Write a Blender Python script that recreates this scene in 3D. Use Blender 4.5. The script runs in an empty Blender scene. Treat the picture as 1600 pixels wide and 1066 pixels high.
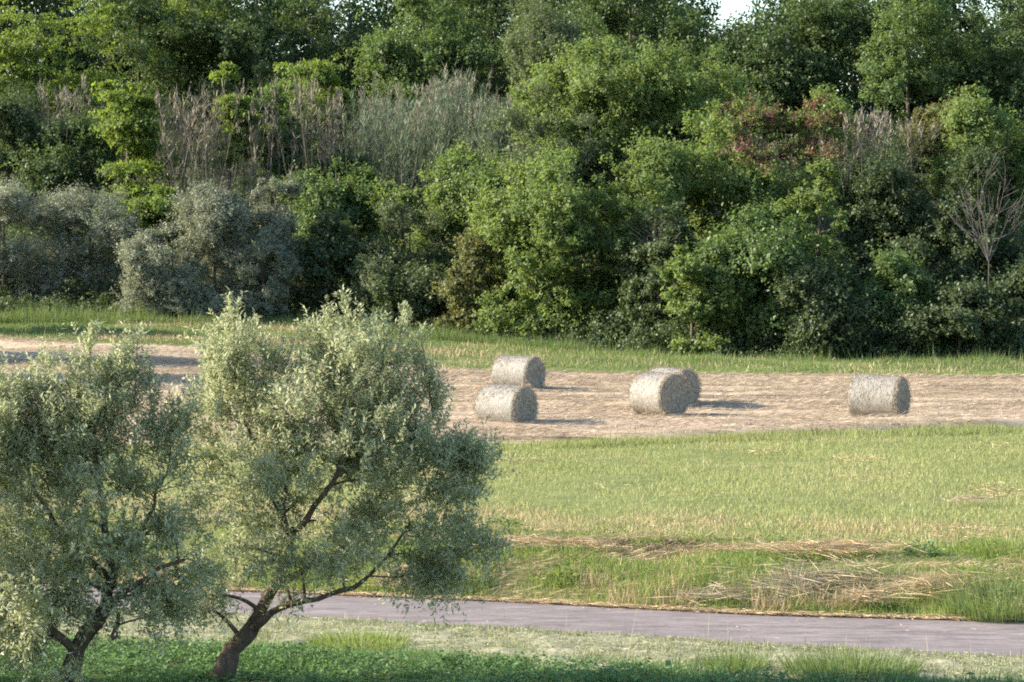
import bpy, math
import numpy as np

sc = bpy.context.scene
COL = sc.collection

# ------------------------------------------------------------------ camera
F = 4444.0                      # focal length in photo pixels (1600 wide) = 100 mm
CAMZ = 6.4
PITCH = math.atan((533 - 328) / F)
cam_d = bpy.data.cameras.new('camera')
cam_d.lens = 100.0
cam_d.sensor_width = 36.0
cam_d.clip_start = 0.5
cam_d.clip_end = 3000
cam_d.dof.use_dof = True
cam_d.dof.focus_distance = 62
cam_d.dof.aperture_fstop = 8
cam = bpy.data.objects.new('camera', cam_d)
cam.location = (0, 0, CAMZ)
cam.rotation_euler = (math.pi / 2 - PITCH, 0, 0)
COL.objects.link(cam)
sc.camera = cam

# ------------------------------------------------------------------ light
SUN_EL = math.radians(25)
SUN_AZ = math.radians(274)      # clockwise from +Y: from the left
world = bpy.data.worlds.new('World')
sc.world = world
world.use_nodes = True
nt = world.node_tree
bg = nt.nodes['Background']
sky = nt.nodes.new('ShaderNodeTexSky')
sky.sky_type = 'NISHITA'
sky.sun_disc = False
sky.sun_elevation = SUN_EL
sky.sun_rotation = SUN_AZ
sky.air_density = 1.0
sky.dust_density = 0.6
sky.ozone_density = 2.0
nt.links.new(sky.outputs[0], bg.inputs[0])
bg.inputs[1].default_value = 0.132
sun_d = bpy.data.lights.new('sun', 'SUN')
sun_d.energy = 5.0
sun_d.angle = math.radians(0.5)
sun_d.color = (1.0, 0.885, 0.715)
sun = bpy.data.objects.new('sun', sun_d)
sdir = np.array([math.sin(SUN_AZ) * math.cos(SUN_EL), math.cos(SUN_AZ) * math.cos(SUN_EL), math.sin(SUN_EL)])
from mathutils import Vector
sun.rotation_euler = Vector(sdir).to_track_quat('Z', 'Y').to_euler()
sun.location = (-60, 0, 60)
COL.objects.link(sun)
sc.view_settings.view_transform = 'Standard'
sc.view_settings.look = 'None'
sc.view_settings.exposure = 1.62
sc.view_settings.gamma = 1.0
sc.cycles.max_bounces = 6
sc.cycles.diffuse_bounces = 4
sc.cycles.glossy_bounces = 2
sc.cycles.transmission_bounces = 4
sc.cycles.transparent_max_bounces = 4
sc.cycles.filter_width = 1.9
sc.cycles.use_denoising = False

# ------------------------------------------------------------------ helpers
def rng(seed):
    return np.random.default_rng(seed)

def unit(v):
    return v / (np.linalg.norm(v, axis=-1, keepdims=True) + 1e-9)

def vnoise(x, y, s=1.0, seed=0):
    """value noise in 0..1"""
    x = np.asarray(x, float) / s
    y = np.asarray(y, float) / s
    xi, yi = np.floor(x), np.floor(y)
    fx, fy = x - xi, y - yi
    fx = fx * fx * (3 - 2 * fx)
    fy = fy * fy * (3 - 2 * fy)
    def h(a, b):
        v = np.sin(a * 127.1 + b * 311.7 + seed * 74.7) * 43758.5453
        return v - np.floor(v)
    a = h(xi, yi) * (1 - fx) + h(xi + 1, yi) * fx
    b = h(xi, yi + 1) * (1 - fx) + h(xi + 1, yi + 1) * fx
    return a * (1 - fy) + b * fy

def sstep(a, b, v):
    t = np.clip((np.asarray(v, float) - a) / (b - a), 0, 1)
    return t * t * (3 - 2 * t)

SP, CP = math.sin(PITCH), math.cos(PITCH)
def ray(px, py):
    px = np.asarray(px, float); py = np.asarray(py, float)
    a, b = (px - 800) / F, (533 - py) / F
    return np.stack([a, CP + b * SP, -SP + b * CP], -1)
def at(px, py, d):
    r = ray(px, py)
    return np.array([0, 0, CAMZ]) + r * (np.asarray(d, float) / r[..., 1])[..., None]
def unproj(px, py, z):
    r = ray(px, py)
    t = (np.asarray(z, float) - CAMZ) / r[..., 2]
    return np.array([0, 0, CAMZ]) + r * t[..., None]

# ------------------------------------------------------------------ terrain
ROAD_Z = -0.35
def curve(pts, z):
    p = np.array([unproj(a, b, zz) for (a, b), zz in zip(pts, z if hasattr(z, '__len__') else [z] * len(pts))])
    o = np.argsort(p[:, 0]); p = p[o]
    def f(x):
        x = np.clip(np.asarray(x, float), -40, 40)
        y = np.interp(x, p[:, 0], p[:, 1])
        s0 = (p[1, 1] - p[0, 1]) / (p[1, 0] - p[0, 0])
        s1 = (p[-1, 1] - p[-2, 1]) / (p[-1, 0] - p[-2, 0])
        y = np.where(x < p[0, 0], p[0, 1] + (x - p[0, 0]) * s0, y)
        return np.where(x > p[-1, 0], p[-1, 1] + (x - p[-1, 0]) * s1, y)
    return f

b_clover = curve([(0, 1003), (440, 1024), (1000, 1051), (1600, 1078)], ROAD_Z)
b_near = curve([(300, 957), (780, 981), (1190, 1007), (1600, 1027)], ROAD_Z)
b_far = curve([(300, 921), (780, 940), (1190, 961), (1600, 972)], ROAD_Z)
b_bank = curve([(300, 815), (780, 830), (1600, 862)], 0.0)
b_field = curve([(300, 700), (800, 694), (1000, 686), (1600, 668)], 0.0)
def left_rise(x, y):
    return 1.5 * sstep(95, 150, y) * sstep(12, -22, x)
b_stub = curve([(0, 533), (330, 550), (700, 579), (1000, 589), (1600, 594)], [0.75, 0.5, 0.17, 0.02, 0])
b_wood = curve([(0, 492), (540, 508), (800, 538), (1050, 560), (1600, 566)], [1.45, 0.9, 0.3, 0.05, 0])

def base(x, y):
    x = np.asarray(x, float); y = np.asarray(y, float)
    bf = b_far(x)
    z = ROAD_Z + (0 - ROAD_Z) * sstep(0.15, 2.6, y - bf)
    z = z + 0.10 * sstep(0.3, 1.6, y - bf) * sstep(9, 3, y - bf) * (vnoise(x, y, 1.3, 3) - 0.35) * 2.4
    z = z + left_rise(x, y)
    t = y - b_wood(x)
    z = z + 8.2 * sstep(2, 40, t) + 1.5 * sstep(30, 70, t) - 6 * sstep(70, 220, t)
    return z
def ground(x, y):
    return base(x, y)

def hit(px, py):
    """point of the ground seen at a pixel of the photo"""
    r = ray(px, py); ys = np.linspace(30, 260, 4000)
    p = np.array([0, 0, CAMZ]) + r[None] * (ys / r[1])[:, None]
    below = p[:, 2] < ground(p[:, 0], p[:, 1])
    i = int(np.argmax(below)) if below.any() else len(ys) - 1
    q = p[i].copy(); q[2] = float(ground(q[0], q[1]))
    return q

# ------------------------------------------------------------------ meshes
def link(name, me, mat=None, parent=None):
    o = bpy.data.objects.new(name, me)
    COL.objects.link(o)
    if mat is not None:
        me.materials.append(mat)
    if parent is not None:
        o.parent = parent
    return o

def make_mesh(name, V, faces, rnd=None, smooth=False):
    """faces: list of (n,k) int arrays"""
    me = bpy.data.meshes.new(name)
    V = np.asarray(V, np.float32)
    me.vertices.add(len(V))
    me.vertices.foreach_set('co', V.ravel())
    faces = [np.asarray(f, np.int32) for f in faces if len(f)]
    nl = sum(f.size for f in faces); npoly = sum(len(f) for f in faces)
    me.loops.add(nl)
    me.loops.foreach_set('vertex_index', np.concatenate([f.ravel() for f in faces]))
    me.polygons.add(npoly)
    tot = np.concatenate([np.full(len(f), f.shape[1], np.int32) for f in faces])
    me.polygons.foreach_set('loop_start', np.concatenate([[0], np.cumsum(tot)[:-1]]).astype(np.int32))
    if smooth:
        me.polygons.foreach_set('use_smooth', np.ones(npoly, bool))
    if rnd is not None:
        a = me.attributes.new('rnd', 'FLOAT', 'POINT')
        a.data.foreach_set('value', np.asarray(rnd, np.float32))
    me.update(calc_edges=True)
    return me

class Leaves:
    """many narrow rhombic blades collected into one mesh"""
    def __init__(s): s.v = []; s.r = []
    def add(s, P, D, N, L, W, rnd, fold=0.15, mid=0.5):
        n = len(P)
        if n == 0: return
        D = unit(D); S = unit(np.cross(D, N)); N2 = np.cross(S, D)
        L = np.broadcast_to(np.asarray(L, float), (n,))[:, None]
        W = np.broadcast_to(np.asarray(W, float), (n,))[:, None]
        m = P + D * L * mid + N2 * W * fold
        v = np.stack([P, m + S * W * .5, P + D * L, m - S * W * .5], 1)
        s.v.append(v.reshape(-1, 3)); s.r.append(np.repeat(rnd, 4))
    def mesh(s, name, origin=(0, 0, 0)):
        V = np.concatenate(s.v) - np.asarray(origin)
        return make_mesh(name, V, [np.arange(len(V)).reshape(-1, 4)], np.concatenate(s.r))

def tubes(name, lines, origin=(0, 0, 0), sides=6, wob=0.0, seed=0):
    """lines: list of (points (n,3), radii (n,))"""
    R = rng(seed); V = []; Q = []; T = []; off = 0
    ang = np.linspace(0, 2 * math.pi, sides, endpoint=False)
    for P, r in lines:
        P = np.asarray(P, float); r = np.asarray(r, float); n = len(P)
        t = unit(np.gradient(P, axis=0))
        ref = np.eye(3)[int(np.argmin(np.max(np.abs(t), axis=0)))][None]
        a = unit(np.cross(t, ref)); b = np.cross(t, a)
        rr = r[:, None] * (1 + wob * (R.random((n, sides)) - .5))
        ring = P[:, None] + rr[..., None] * (np.cos(ang)[None, :, None] * a[:, None] + np.sin(ang)[None, :, None] * b[:, None])
        V.append(ring.reshape(-1, 3))
        i = np.arange(n - 1)[:, None] * sides; k = np.arange(sides)[None]; k2 = (k + 1) % sides
        Q.append((np.stack([i + k, i + k2, i + sides + k2, i + sides + k], -1) + off).reshape(-1, 4))
        off += n * sides
    V = np.concatenate(V) - np.asarray(origin)
    return make_mesh(name, V, [np.concatenate(Q)], None, True)

def bez(p0, p1, p2, n):
    t = np.linspace(0, 1, n)[:, None]
    return (1 - t) ** 2 * p0 + 2 * t * (1 - t) * p1 + t * t * p2

def smooth_line(P, n):
    P = np.asarray(P, float); s = np.linspace(0, len(P) - 1, n)
    i = np.clip(s.astype(int), 0, len(P) - 2); f = (s - i)[:, None]
    def g(k): return P[np.clip(k, 0, len(P) - 1)]
    p0, p1, p2, p3 = g(i - 1), g(i), g(i + 1), g(i + 2)
    return .5 * (2 * p1 + (p2 - p0) * f + (2 * p0 - 5 * p1 + 4 * p2 - p3) * f ** 2 + (3 * p1 - p0 - 3 * p2 + p3) * f ** 3)

def empty(name, loc):
    o = bpy.data.objects.new(name, None)
    o.location = tuple(float(c) for c in loc)
    o.empty_display_size = 0.3
    COL.objects.link(o)
    return o
def tag(o, label=None, cat=None, group=None, kind=None):
    if label: o['label'] = label
    if cat: o['category'] = cat
    if group: o['group'] = group
    if kind: o['kind'] = kind
    return o

# ------------------------------------------------------------------ materials
def new_mat(name):
    m = bpy.data.materials.new(name); m.use_nodes = True
    t = m.node_tree; t.nodes.clear()
    out = t.nodes.new('ShaderNodeOutputMaterial')
    return m, t, out
def N(t, typ, **kw):
    n = t.nodes.new(typ)
    for k, v in kw.items(): setattr(n, k, v)
    return n
def ramp(t, stops):
    r = N(t, 'ShaderNodeValToRGB'); e = r.color_ramp.elements
    while len(e) < len(stops): e.new(0.5)
    for el, (p, c) in zip(e, stops):
        el.position = p; el.color = (*c, 1)
    return r

def leaf_mat(name, dark, light, trans, back=None, tf=0.35, gloss=0.025, rough=0.55):
    m, t, out = new_mat(name)
    at_ = N(t, 'ShaderNodeAttribute', attribute_name='rnd')
    cr = ramp(t, [(0, dark), (0.6, tuple((a + b) / 2 for a, b in zip(dark, light))), (1, light)])
    t.links.new(at_.outputs['Fac'], cr.inputs[0])
    col = cr.outputs[0]
    if back is not None:
        ge = N(t, 'ShaderNodeNewGeometry'); mx = N(t, 'ShaderNodeMix', data_type='RGBA')
        t.links.new(ge.outputs['Backfacing'], mx.inputs[0])
        t.links.new(col, mx.inputs[6]); mx.inputs[7].default_value = (*back, 1)
        col = mx.outputs[2]
    di = N(t, 'ShaderNodeBsdfDiffuse'); t.links.new(col, di.inputs[0])
    tr = N(t, 'ShaderNodeBsdfTranslucent')
    m2 = N(t, 'ShaderNodeMix', data_type='RGBA'); m2.inputs[0].default_value = 0.75
    t.links.new(col, m2.inputs[6]); m2.inputs[7].default_value = (*trans, 1)
    t.links.new(m2.outputs[2], tr.inputs[0])
    a = N(t, 'ShaderNodeMixShader'); a.inputs[0].default_value = tf
    t.links.new(di.outputs[0], a.inputs[1]); t.links.new(tr.outputs[0], a.inputs[2])
    gl = N(t, 'ShaderNodeBsdfGlossy'); gl.inputs['Roughness'].default_value = rough
    gl.inputs['Color'].default_value = (.9, .9, .9, 1)
    b = N(t, 'ShaderNodeMixShader'); b.inputs[0].default_value = gloss
    t.links.new(a.outputs[0], b.inputs[1]); t.links.new(gl.outputs[0], b.inputs[2])
    t.links.new(b.outputs[0], out.inputs[0])
    return m

def ground_mat(name, stops, scale=(1, 1, 1), sc2=9.0, bump=0.02, detail=8, rough=1.0, mix2=None, fine=26.0):
    """patchy soil / turf: two noises through a ramp, plus bump"""
    m, t, out = new_mat(name)
    tc = N(t, 'ShaderNodeTexCoord'); mp = N(t, 'ShaderNodeMapping'); mp.inputs['Scale'].default_value = scale
    t.links.new(tc.outputs['Object'], mp.inputs[0])
    n1 = N(t, 'ShaderNodeTexNoise'); n1.inputs['Scale'].default_value = sc2; n1.inputs['Detail'].default_value = detail
    n1.inputs['Roughness'].default_value = 0.7
    n2 = N(t, 'ShaderNodeTexNoise'); n2.inputs['Scale'].default_value = fine; n2.inputs['Detail'].default_value = 5
    t.links.new(mp.outputs[0], n1.inputs[0]); t.links.new(mp.outputs[0], n2.inputs[0])
    ad = N(t, 'ShaderNodeMath', operation='MULTIPLY_ADD'); ad.inputs[1].default_value = 0.45
    sb = N(t, 'ShaderNodeMath', operation='SUBTRACT'); sb.inputs[1].default_value = 0.22
    t.links.new(n2.outputs[0], ad.inputs[0]); t.links.new(n1.outputs[0], sb.inputs[0]); t.links.new(sb.outputs[0], ad.inputs[2])
    cr = ramp(t, stops); t.links.new(ad.outputs[0], cr.inputs[0])
    col = cr.outputs[0]
    if mix2:
        n3 = N(t, 'ShaderNodeTexNoise'); n3.inputs['Scale'].default_value = mix2[0]; n3.inputs['Detail'].default_value = 4
        t.links.new(mp.outputs[0], n3.inputs[0])
        r3 = ramp(t, [(mix2[2], (0, 0, 0)), (mix2[3], (1, 1, 1))]); t.links.new(n3.outputs[0], r3.inputs[0])
        mx = N(t, 'ShaderNodeMix', data_type='RGBA'); t.links.new(r3.outputs[0], mx.inputs[0])
        t.links.new(col, mx.inputs[6]); mx.inputs[7].default_value = (*mix2[1], 1); col = mx.outputs[2]
    p = N(t, 'ShaderNodeBsdfPrincipled'); p.inputs['Roughness'].default_value = rough
    p.inputs['Specular IOR Level'].default_value = 0.15
    t.links.new(col, p.inputs['Base Color'])
    if bump:
        bp = N(t, 'ShaderNodeBump'); bp.inputs['Distance'].default_value = bump; bp.inputs['Strength'].default_value = 0.7
        t.links.new(ad.outputs[0], bp.inputs['Height']); t.links.new(bp.outputs[0], p.inputs['Normal'])
    t.links.new(p.outputs[0], out.inputs[0])
    return m

M = {}
# species foliage
M['oak'] = leaf_mat('dark_leaf', (.034, .066, .026), (.095, .138, .042), (.15, .23, .04), tf=.36)
M['locust'] = leaf_mat('locust_leaf', (.065, .115, .022), (.175, .235, .045), (.28, .38, .04), tf=.45)
M['mid'] = leaf_mat('green_leaf', (.045, .090, .030), (.145, .200, .062), (.21, .31, .05), tf=.40)
M['bright'] = leaf_mat('bright_leaf', (.055, .108, .032), (.195, .252, .080), (.30, .39, .07), tf=.44, gloss=.02, rough=.6)
M['grey'] = leaf_mat('grey_green_leaf', (.065, .092, .042), (.150, .180, .085), (.18, .24, .06), tf=.35)
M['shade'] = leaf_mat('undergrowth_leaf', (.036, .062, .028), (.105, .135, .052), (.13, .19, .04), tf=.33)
M['silver'] = leaf_mat('silver_leaf', (.130, .155, .105), (.350, .360, .250), (.28, .30, .13), tf=.28)
M['rust'] = leaf_mat('rusty_leaf', (.070, .092, .034), (.185, .195, .065), (.25, .24, .05), tf=.38)
M['red'] = leaf_mat('red_leaf', (.095, .068, .042), (.265, .135, .098), (.31, .14, .08), tf=.35)
M['olive'] = leaf_mat('olive_leaf', (.145, .168, .080), (.375, .388, .210), (.43, .455, .18), back=(.60, .625, .475), tf=.42, gloss=.035, rough=.55)
M['reed'] = leaf_mat('reed_leaf', (.070, .105, .062), (.190, .235, .150), (.20, .25, .12), tf=.3)
M['reed_dry'] = leaf_mat('dry_reed', (.090, .076, .054), (.255, .225, .165), (.20, .16, .10), tf=.15)
M['grass'] = leaf_mat('field_grass', (.165, .200, .065), (.420, .415, .195), (.40, .42, .12), tf=.35)
M['bank'] = leaf_mat('bank_grass', (.048, .105, .020), (.275, .335, .085), (.30, .38, .06), tf=.4)
M['tall'] = leaf_mat('tall_grass', (.045, .090, .026), (.220, .270, .085), (.22, .30, .06), tf=.35)
M['verge'] = leaf_mat('verge_grass', (.17, .19, .095), (.40, .39, .24), (.24, .28, .08), tf=.3)
M['clover'] = leaf_mat('clover_leaf', (.055, .120, .048), (.175, .270, .105), (.20, .33, .08), tf=.3, gloss=.012, rough=.7)
M['straw'] = leaf_mat('straw', (.25, .185, .122), (.53, .435, .318), (.38, .28, .15), tf=.15, gloss=.03)
M['hay'] = leaf_mat('hay', (.29, .205, .11), (.62, .49, .30), (.42, .30, .14), tf=.18)
M['brown'] = leaf_mat('dead_brown', (.07, .045, .03), (.20, .14, .09), (.15, .09, .05), tf=.15)
M['plume'] = leaf_mat('dry_plume', (.28, .23, .18), (.48, .42, .35), (.5, .4, .3), tf=.3)
# ground
M['g_field'] = ground_mat('turf', [(.25, (.07, .095, .028)), (.55, (.14, .16, .05)), (.8, (.24, .22, .09))], sc2=1.2, fine=14)
M['g_stub'] = ground_mat('stubble_soil_row_shade', [(.34, (.085, .064, .046)), (.43, (.28, .21, .138)), (.62, (.50, .405, .28))], scale=(.03, 1, 1), sc2=.45, bump=.10, fine=2.4,  # soil and straw tones; dark streaks paint the shadow lines along the rows
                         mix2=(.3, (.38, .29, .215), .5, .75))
M['g_strip'] = ground_mat('rough_turf', [(.25, (.07, .09, .03)), (.55, (.14, .16, .05)), (.8, (.26, .22, .12))], sc2=.8, fine=6)
M['g_bank'] = ground_mat('bank_soil', [(.25, (.06, .07, .025)), (.5, (.13, .14, .05)), (.75, (.28, .21, .12))], sc2=1.6, fine=12)
M['g_verge'] = ground_mat('mown_verge', [(.28, (.075, .075, .06)), (.47, (.22, .215, .13)), (.7, (.38, .36, .24))], sc2=3.0, fine=18, bump=.04)
M['g_clover'] = ground_mat('clover_soil', [(.25, (.03, .045, .02)), (.55, (.06, .09, .03)), (.8, (.14, .09, .06))], sc2=2.0, fine=12)
M['g_hill'] = ground_mat('hill_soil', [(.25, (.03, .035, .02)), (.55, (.06, .065, .035)), (.8, (.10, .085, .055))], sc2=.5, fine=4, bump=.1)
M['g_road'] = ground_mat('asphalt', [(.34, (.115, .096, .092)), (.5, (.185, .156, .150)), (.68, (.270, .230, .218))], scale=(.3, 1.1, 1), sc2=4.5, fine=38, bump=.006, rough=.95,
                         mix2=(.7, (.165, .142, .137), .46, .62))
def bark_mat(name, a, b, s=14):
    m = ground_mat(name, [(.3, a), (.7, b)], scale=(1, 1, .3), sc2=s, fine=60, bump=.03)
    return m
M['bark'] = bark_mat('bark', (.045, .038, .030), (.13, .11, .09))
M['olive_bark'] = bark_mat('olive_bark', (.040, .030, .024), (.15, .115, .085), 10)
M['dead_wood'] = bark_mat('bare_wood', (.075, .065, .058), (.17, .15, .135))

# ------------------------------------------------------------------ ground strips
def axis(fine0, fine1, step, far):
    a = np.arange(fine0, fine1 + step, step)
    l = fine0 - np.geomspace(step, far, 14)[::-1]; r = fine1 + np.geomspace(step, far, 14)
    return np.concatenate([l, a, r])
def strip(name, lo, hi, mat, step=.3, ny=60, disp=None, far=320, span=34):
    x = axis(-span, span, step, far); t = np.linspace(0, 1, ny)
    X = np.repeat(x[:, None], ny, 1)
    a = lo(x)[:, None] if callable(lo) else np.full((len(x), 1), lo)
    b = hi(x)[:, None] if callable(hi) else np.full((len(x), 1), hi)
    Y = a + (b - a) * t[None]
    Z = ground(X, Y)
    if disp is not None:
        e = np.minimum(np.minimum(Y - a, b - Y) / .4, 1).clip(0, 1)
        Z = Z + disp(X, Y) * e
    V = np.stack([X, Y, Z], -1).reshape(-1, 3)
    i = np.arange(len(x) - 1)[:, None] * ny; k = np.arange(ny - 1)[None]
    Q = np.stack([i + k, i + ny + k, i + ny + k + 1, i + k + 1], -1).reshape(-1, 4)
    o = link(name, make_mesh(name, V, [Q], None, True), mat)
    tag(o, kind='structure')
    return o
def d_small(x, y): return .05 * (vnoise(x, y, .6, 1) - .5) + .08 * (vnoise(x, y, 2.5, 2) - .5)
def stub_ridge(x, y):
    w = y + .035 * x + .5 * (vnoise(x, y, 6, 4) - .5)
    r = vnoise(x * .05, w, 1.4, 5) ** 2 * .22 + vnoise(x * .6, w, .9, 6) * .10
    sw = np.exp(-((w - 84.5) / .45) ** 2) + np.exp(-((w - 92) / .5) ** 2) + np.exp(-((w - 100.5) / .6) ** 2) + np.exp(-((w - 109) / .7) ** 2)
    return r + .10 * sw * (.3 + vnoise(x, y, 2, 8))
strip('clover_patch', -30.0, b_clover, M['g_clover'], .35, 60, d_small)
strip('verge', b_clover, b_near, M['g_verge'], .12, 60, lambda x, y: d_small(x, y) + .07 * (vnoise(x, y, .28, 12) - .4) * sstep(.3, .6, vnoise(x, y, 1.1, 13)))
strip('road', b_near, b_far, M['g_road'], .5, 10, lambda x, y: 0 * x + .012)
strip('bank', b_far, b_bank, M['g_bank'], .2, 60, d_small)
strip('grass_field', b_bank, b_field, M['g_field'], .4, 70, d_small)
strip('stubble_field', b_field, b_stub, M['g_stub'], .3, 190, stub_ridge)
strip('field_margin', b_stub, b_wood, M['g_strip'], .4, 60, lambda x, y: 2 * d_small(x, y))
strip('hillside', b_wood, 420.0, M['g_hill'], 1.5, 120, lambda x, y: 3 * d_small(x, y))

# ------------------------------------------------------------------ loose plants of the ground (stuff)
def scatter(lo, hi, n, R, margin=4.0, dens=None):
    """random ground points between two border curves, inside the view plus a margin"""
    out = []; got = 0
    while got < n:
        k = int((n - got) * 2.2) + 50
        y0 = 30.0; y1 = 185.0
        if callable(lo): y0 = max(30., float(np.min(lo(np.linspace(-30, 30, 40)))))
        else: y0 = lo
        if callable(hi): y1 = float(np.max(hi(np.linspace(-30, 30, 40))))
        else: y1 = hi
        y = R.uniform(y0, y1, k); hw = 800 / F * y + margin
        x = R.uniform(-1, 1, k) * hw
        keep = R.random(k) < hw / (800 / F * y1 + margin)
        if callable(lo): keep &= y > lo(x)
        if callable(hi): keep &= y < hi(x)
        if dens is not None: keep &= R.random(k) < dens(x, y)
        p = np.stack([x[keep], y[keep]], -1); out.append(p); got += len(p)
    p = np.concatenate(out)[:n]
    return p[:, 0], p[:, 1]

def grow(B, x, y, R, h, w, lean=.35, rbias=None, rough=.35, z=None):
    n = len(x)
    P = np.stack([x, y, (ground(x, y) if z is None else z) - .02], -1)
    a = R.uniform(0, 2 * math.pi, n); l = np.abs(R.normal(0, lean, n))
    D = np.stack([np.cos(a) * l, np.sin(a) * l, np.ones(n)], -1)
    b = R.uniform(0, 2 * math.pi, n)
    Nn = np.stack([np.cos(b), np.sin(b), np.full(n, .35)], -1)
    H = h * R.lognormal(0, rough, n)
    rb = R.random(n) if rbias is None else np.clip(rbias + R.normal(0, .18, n), 0, 1)
    B.add(P, D, Nn, H, w * R.uniform(.7, 1.3, n), rb, .1, .4)
def lay(B, x, y, R, L, w, dirang=None, spread=1.5, lift=.06, zoff=.02, rbias=None):
    n = len(x)
    a = R.uniform(0, 2 * math.pi, n) if dirang is None else dirang + R.normal(0, spread, n)
    el = R.normal(0, lift, n) + lift * .6
    D = np.stack([np.cos(a), np.sin(a), el], -1)
    ll = L * R.lognormal(0, .4, n)
    P = np.stack([x, y, ground(x, y) + zoff + np.abs(R.normal(0, .015, n))], -1) - D * (ll * .5)[:, None] * np.array([1, 1, 0])
    rb = R.random(n) if rbias is None else np.clip(rbias + R.normal(0, .2, n), 0, 1)
    b = R.uniform(-1, 1, (n, 3)) + np.array([0, 0, .9])
    B.add(P, D, b, ll, w * R.uniform(.6, 1.4, n), rb, .1)

def stuff(name, B, mat, label, cat):
    o = link(name, B.mesh(name), mat)
    return tag(o, label, cat, kind='stuff')

R = rng(11)
B = Leaves()
x, y = scatter(b_bank, b_field, 230000, R)
big = vnoise(x, y, 3.2, 21) * .6 + vnoise(x, y * .5, .9, 22) * .4
grow(B, x, y, R, .065 + .04 * big, .012, .5, .15 + .7 * big)
x, y = scatter(b_bank, b_field, 9000, R, dens=lambda x, y: sstep(.55, .8, vnoise(x, y, 1.1, 24)))
grow(B, x, y, R, .11, .02, .4, .2)
x, y = scatter(lambda x: b_field(x) - 2.2, lambda x: b_field(x) + .3, 16000, R, dens=lambda x, y: .15 + sstep(.4, .7, vnoise(x, y, 1.5, 25)))
grow(B, x, y, R, .16, .018, .45, .08)
stuff('field_grass', B, M['grass'], 'short yellow green grass covering the field between bank and stubble', 'grass')

B = Leaves()
x, y = scatter(b_bank, lambda x: b_bank(x) + 6, 30000, R, dens=lambda x, y: sstep(.3, .7, vnoise(x, y, 1.7, 27)) * sstep(6, 2, y - b_bank(x)))
grow(B, x, y, R, .10, .010, .55)
x, y = scatter(b_bank, b_field, 6000, R, dens=lambda x, y: sstep(.5, .8, vnoise(x, y, 2.6, 28)))
grow(B, x, y, R, .16, .007, .5)
x, y = scatter(lambda x: b_bank(x) - 1.5, b_field, 9000, R, dens=lambda x, y: sstep(.6, .85, vnoise(x, y, 2.2, 29)))
lay(B, x, y, R, .18, .014)
stuff('dry_field_grass', B, M['hay'], 'thin tan dry stems mixed into the near edge of the field', 'dry grass')

B = Leaves()
x, y = scatter(b_field, b_stub, 130000, R, dens=lambda x, y: .05 + .95 * sstep(.36, .52, .72 * vnoise(x * .035, y + .03 * x, 1.25, 30) + .28 * vnoise(x * .25, y, 1.0, 32)))
lay(B, x, y, R, .26, .014, 0.0, .6, .10, .03 + stub_ridge(x, y), .25 + .6 * vnoise(x * .3, y, .8, 31))
x, y = scatter(b_field, b_stub, 40000, R, dens=lambda x, y: sstep(.35, .7, vnoise(x * .2, y + .035 * x, .8, 33)))
grow(B, x, y, R, .10, .016, .5, .45, z=ground(x, y) + stub_ridge(x, y) * .8)
wk = R.choice(np.arange(79.5, 132, 3.1), 60000); x = R.uniform(-26, 26, 60000); y = wk - .035 * x + R.normal(0, .16, 60000) + .7 * (vnoise(x, wk, 9, 34) - .5)
k = (y > b_field(x) + .3) & (y < b_stub(x) - .3) & (vnoise(x * .3, wk * 7, 1.0, 36) > .42) & (np.abs(x) < 800 / F * y + 4); x = x[k]; y = y[k]
lay(B, x, y, R, .30, .014, 0.0, .5, .22, .05 + .16 * R.random(len(x)), .5)
stuff('cut_straw', B, M['straw'], 'pale straw litter lying in rows over the stubble field', 'straw')

B = Leaves()
x, y = scatter(b_stub, b_wood, 170000, R)
hh = vnoise(x, y, 2.0, 35); far_ = sstep(.35, .95, (y - b_stub(x)) / (b_wood(x) - b_stub(x)))
grow(B, x, y, R, (.06 + .10 * hh + .20 * far_ * (.1 + hh) ** 1.5), .02, .5, .25 + .6 * vnoise(x, y, 3, 36))
stuff('margin_grass', B, M['tall'], 'rough green grass strip between the stubble and the trees', 'grass')
B = Leaves()
x, y = scatter(b_stub, b_wood, 20000, R, dens=lambda x, y: sstep(.48, .72, vnoise(x * .6, y, 3.1, 38)) * (.25 + .75 * sstep(2, -6, x)))
grow(B, x, y, R, .22, .018, .55)
stuff('margin_dry_grass', B, M['hay'], 'dry straw coloured grass patches along the foot of the trees', 'dry grass')
B = Leaves()
x, y = scatter(lambda x: b_wood(x) - 3, lambda x: b_wood(x) + 6, 60000, R, dens=lambda x, y: sstep(6, -3, x) * .95 + .05)
grow(B, x, y, R, .15 + .42 * vnoise(x, y, 1.6, 39), .022, .45, .05 + .5 * vnoise(x, y, 2.5, 37))
stuff('tall_meadow_grass', B, M['tall'], 'tall shaded grass under the silvery shrubs on the left', 'grass')

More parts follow.
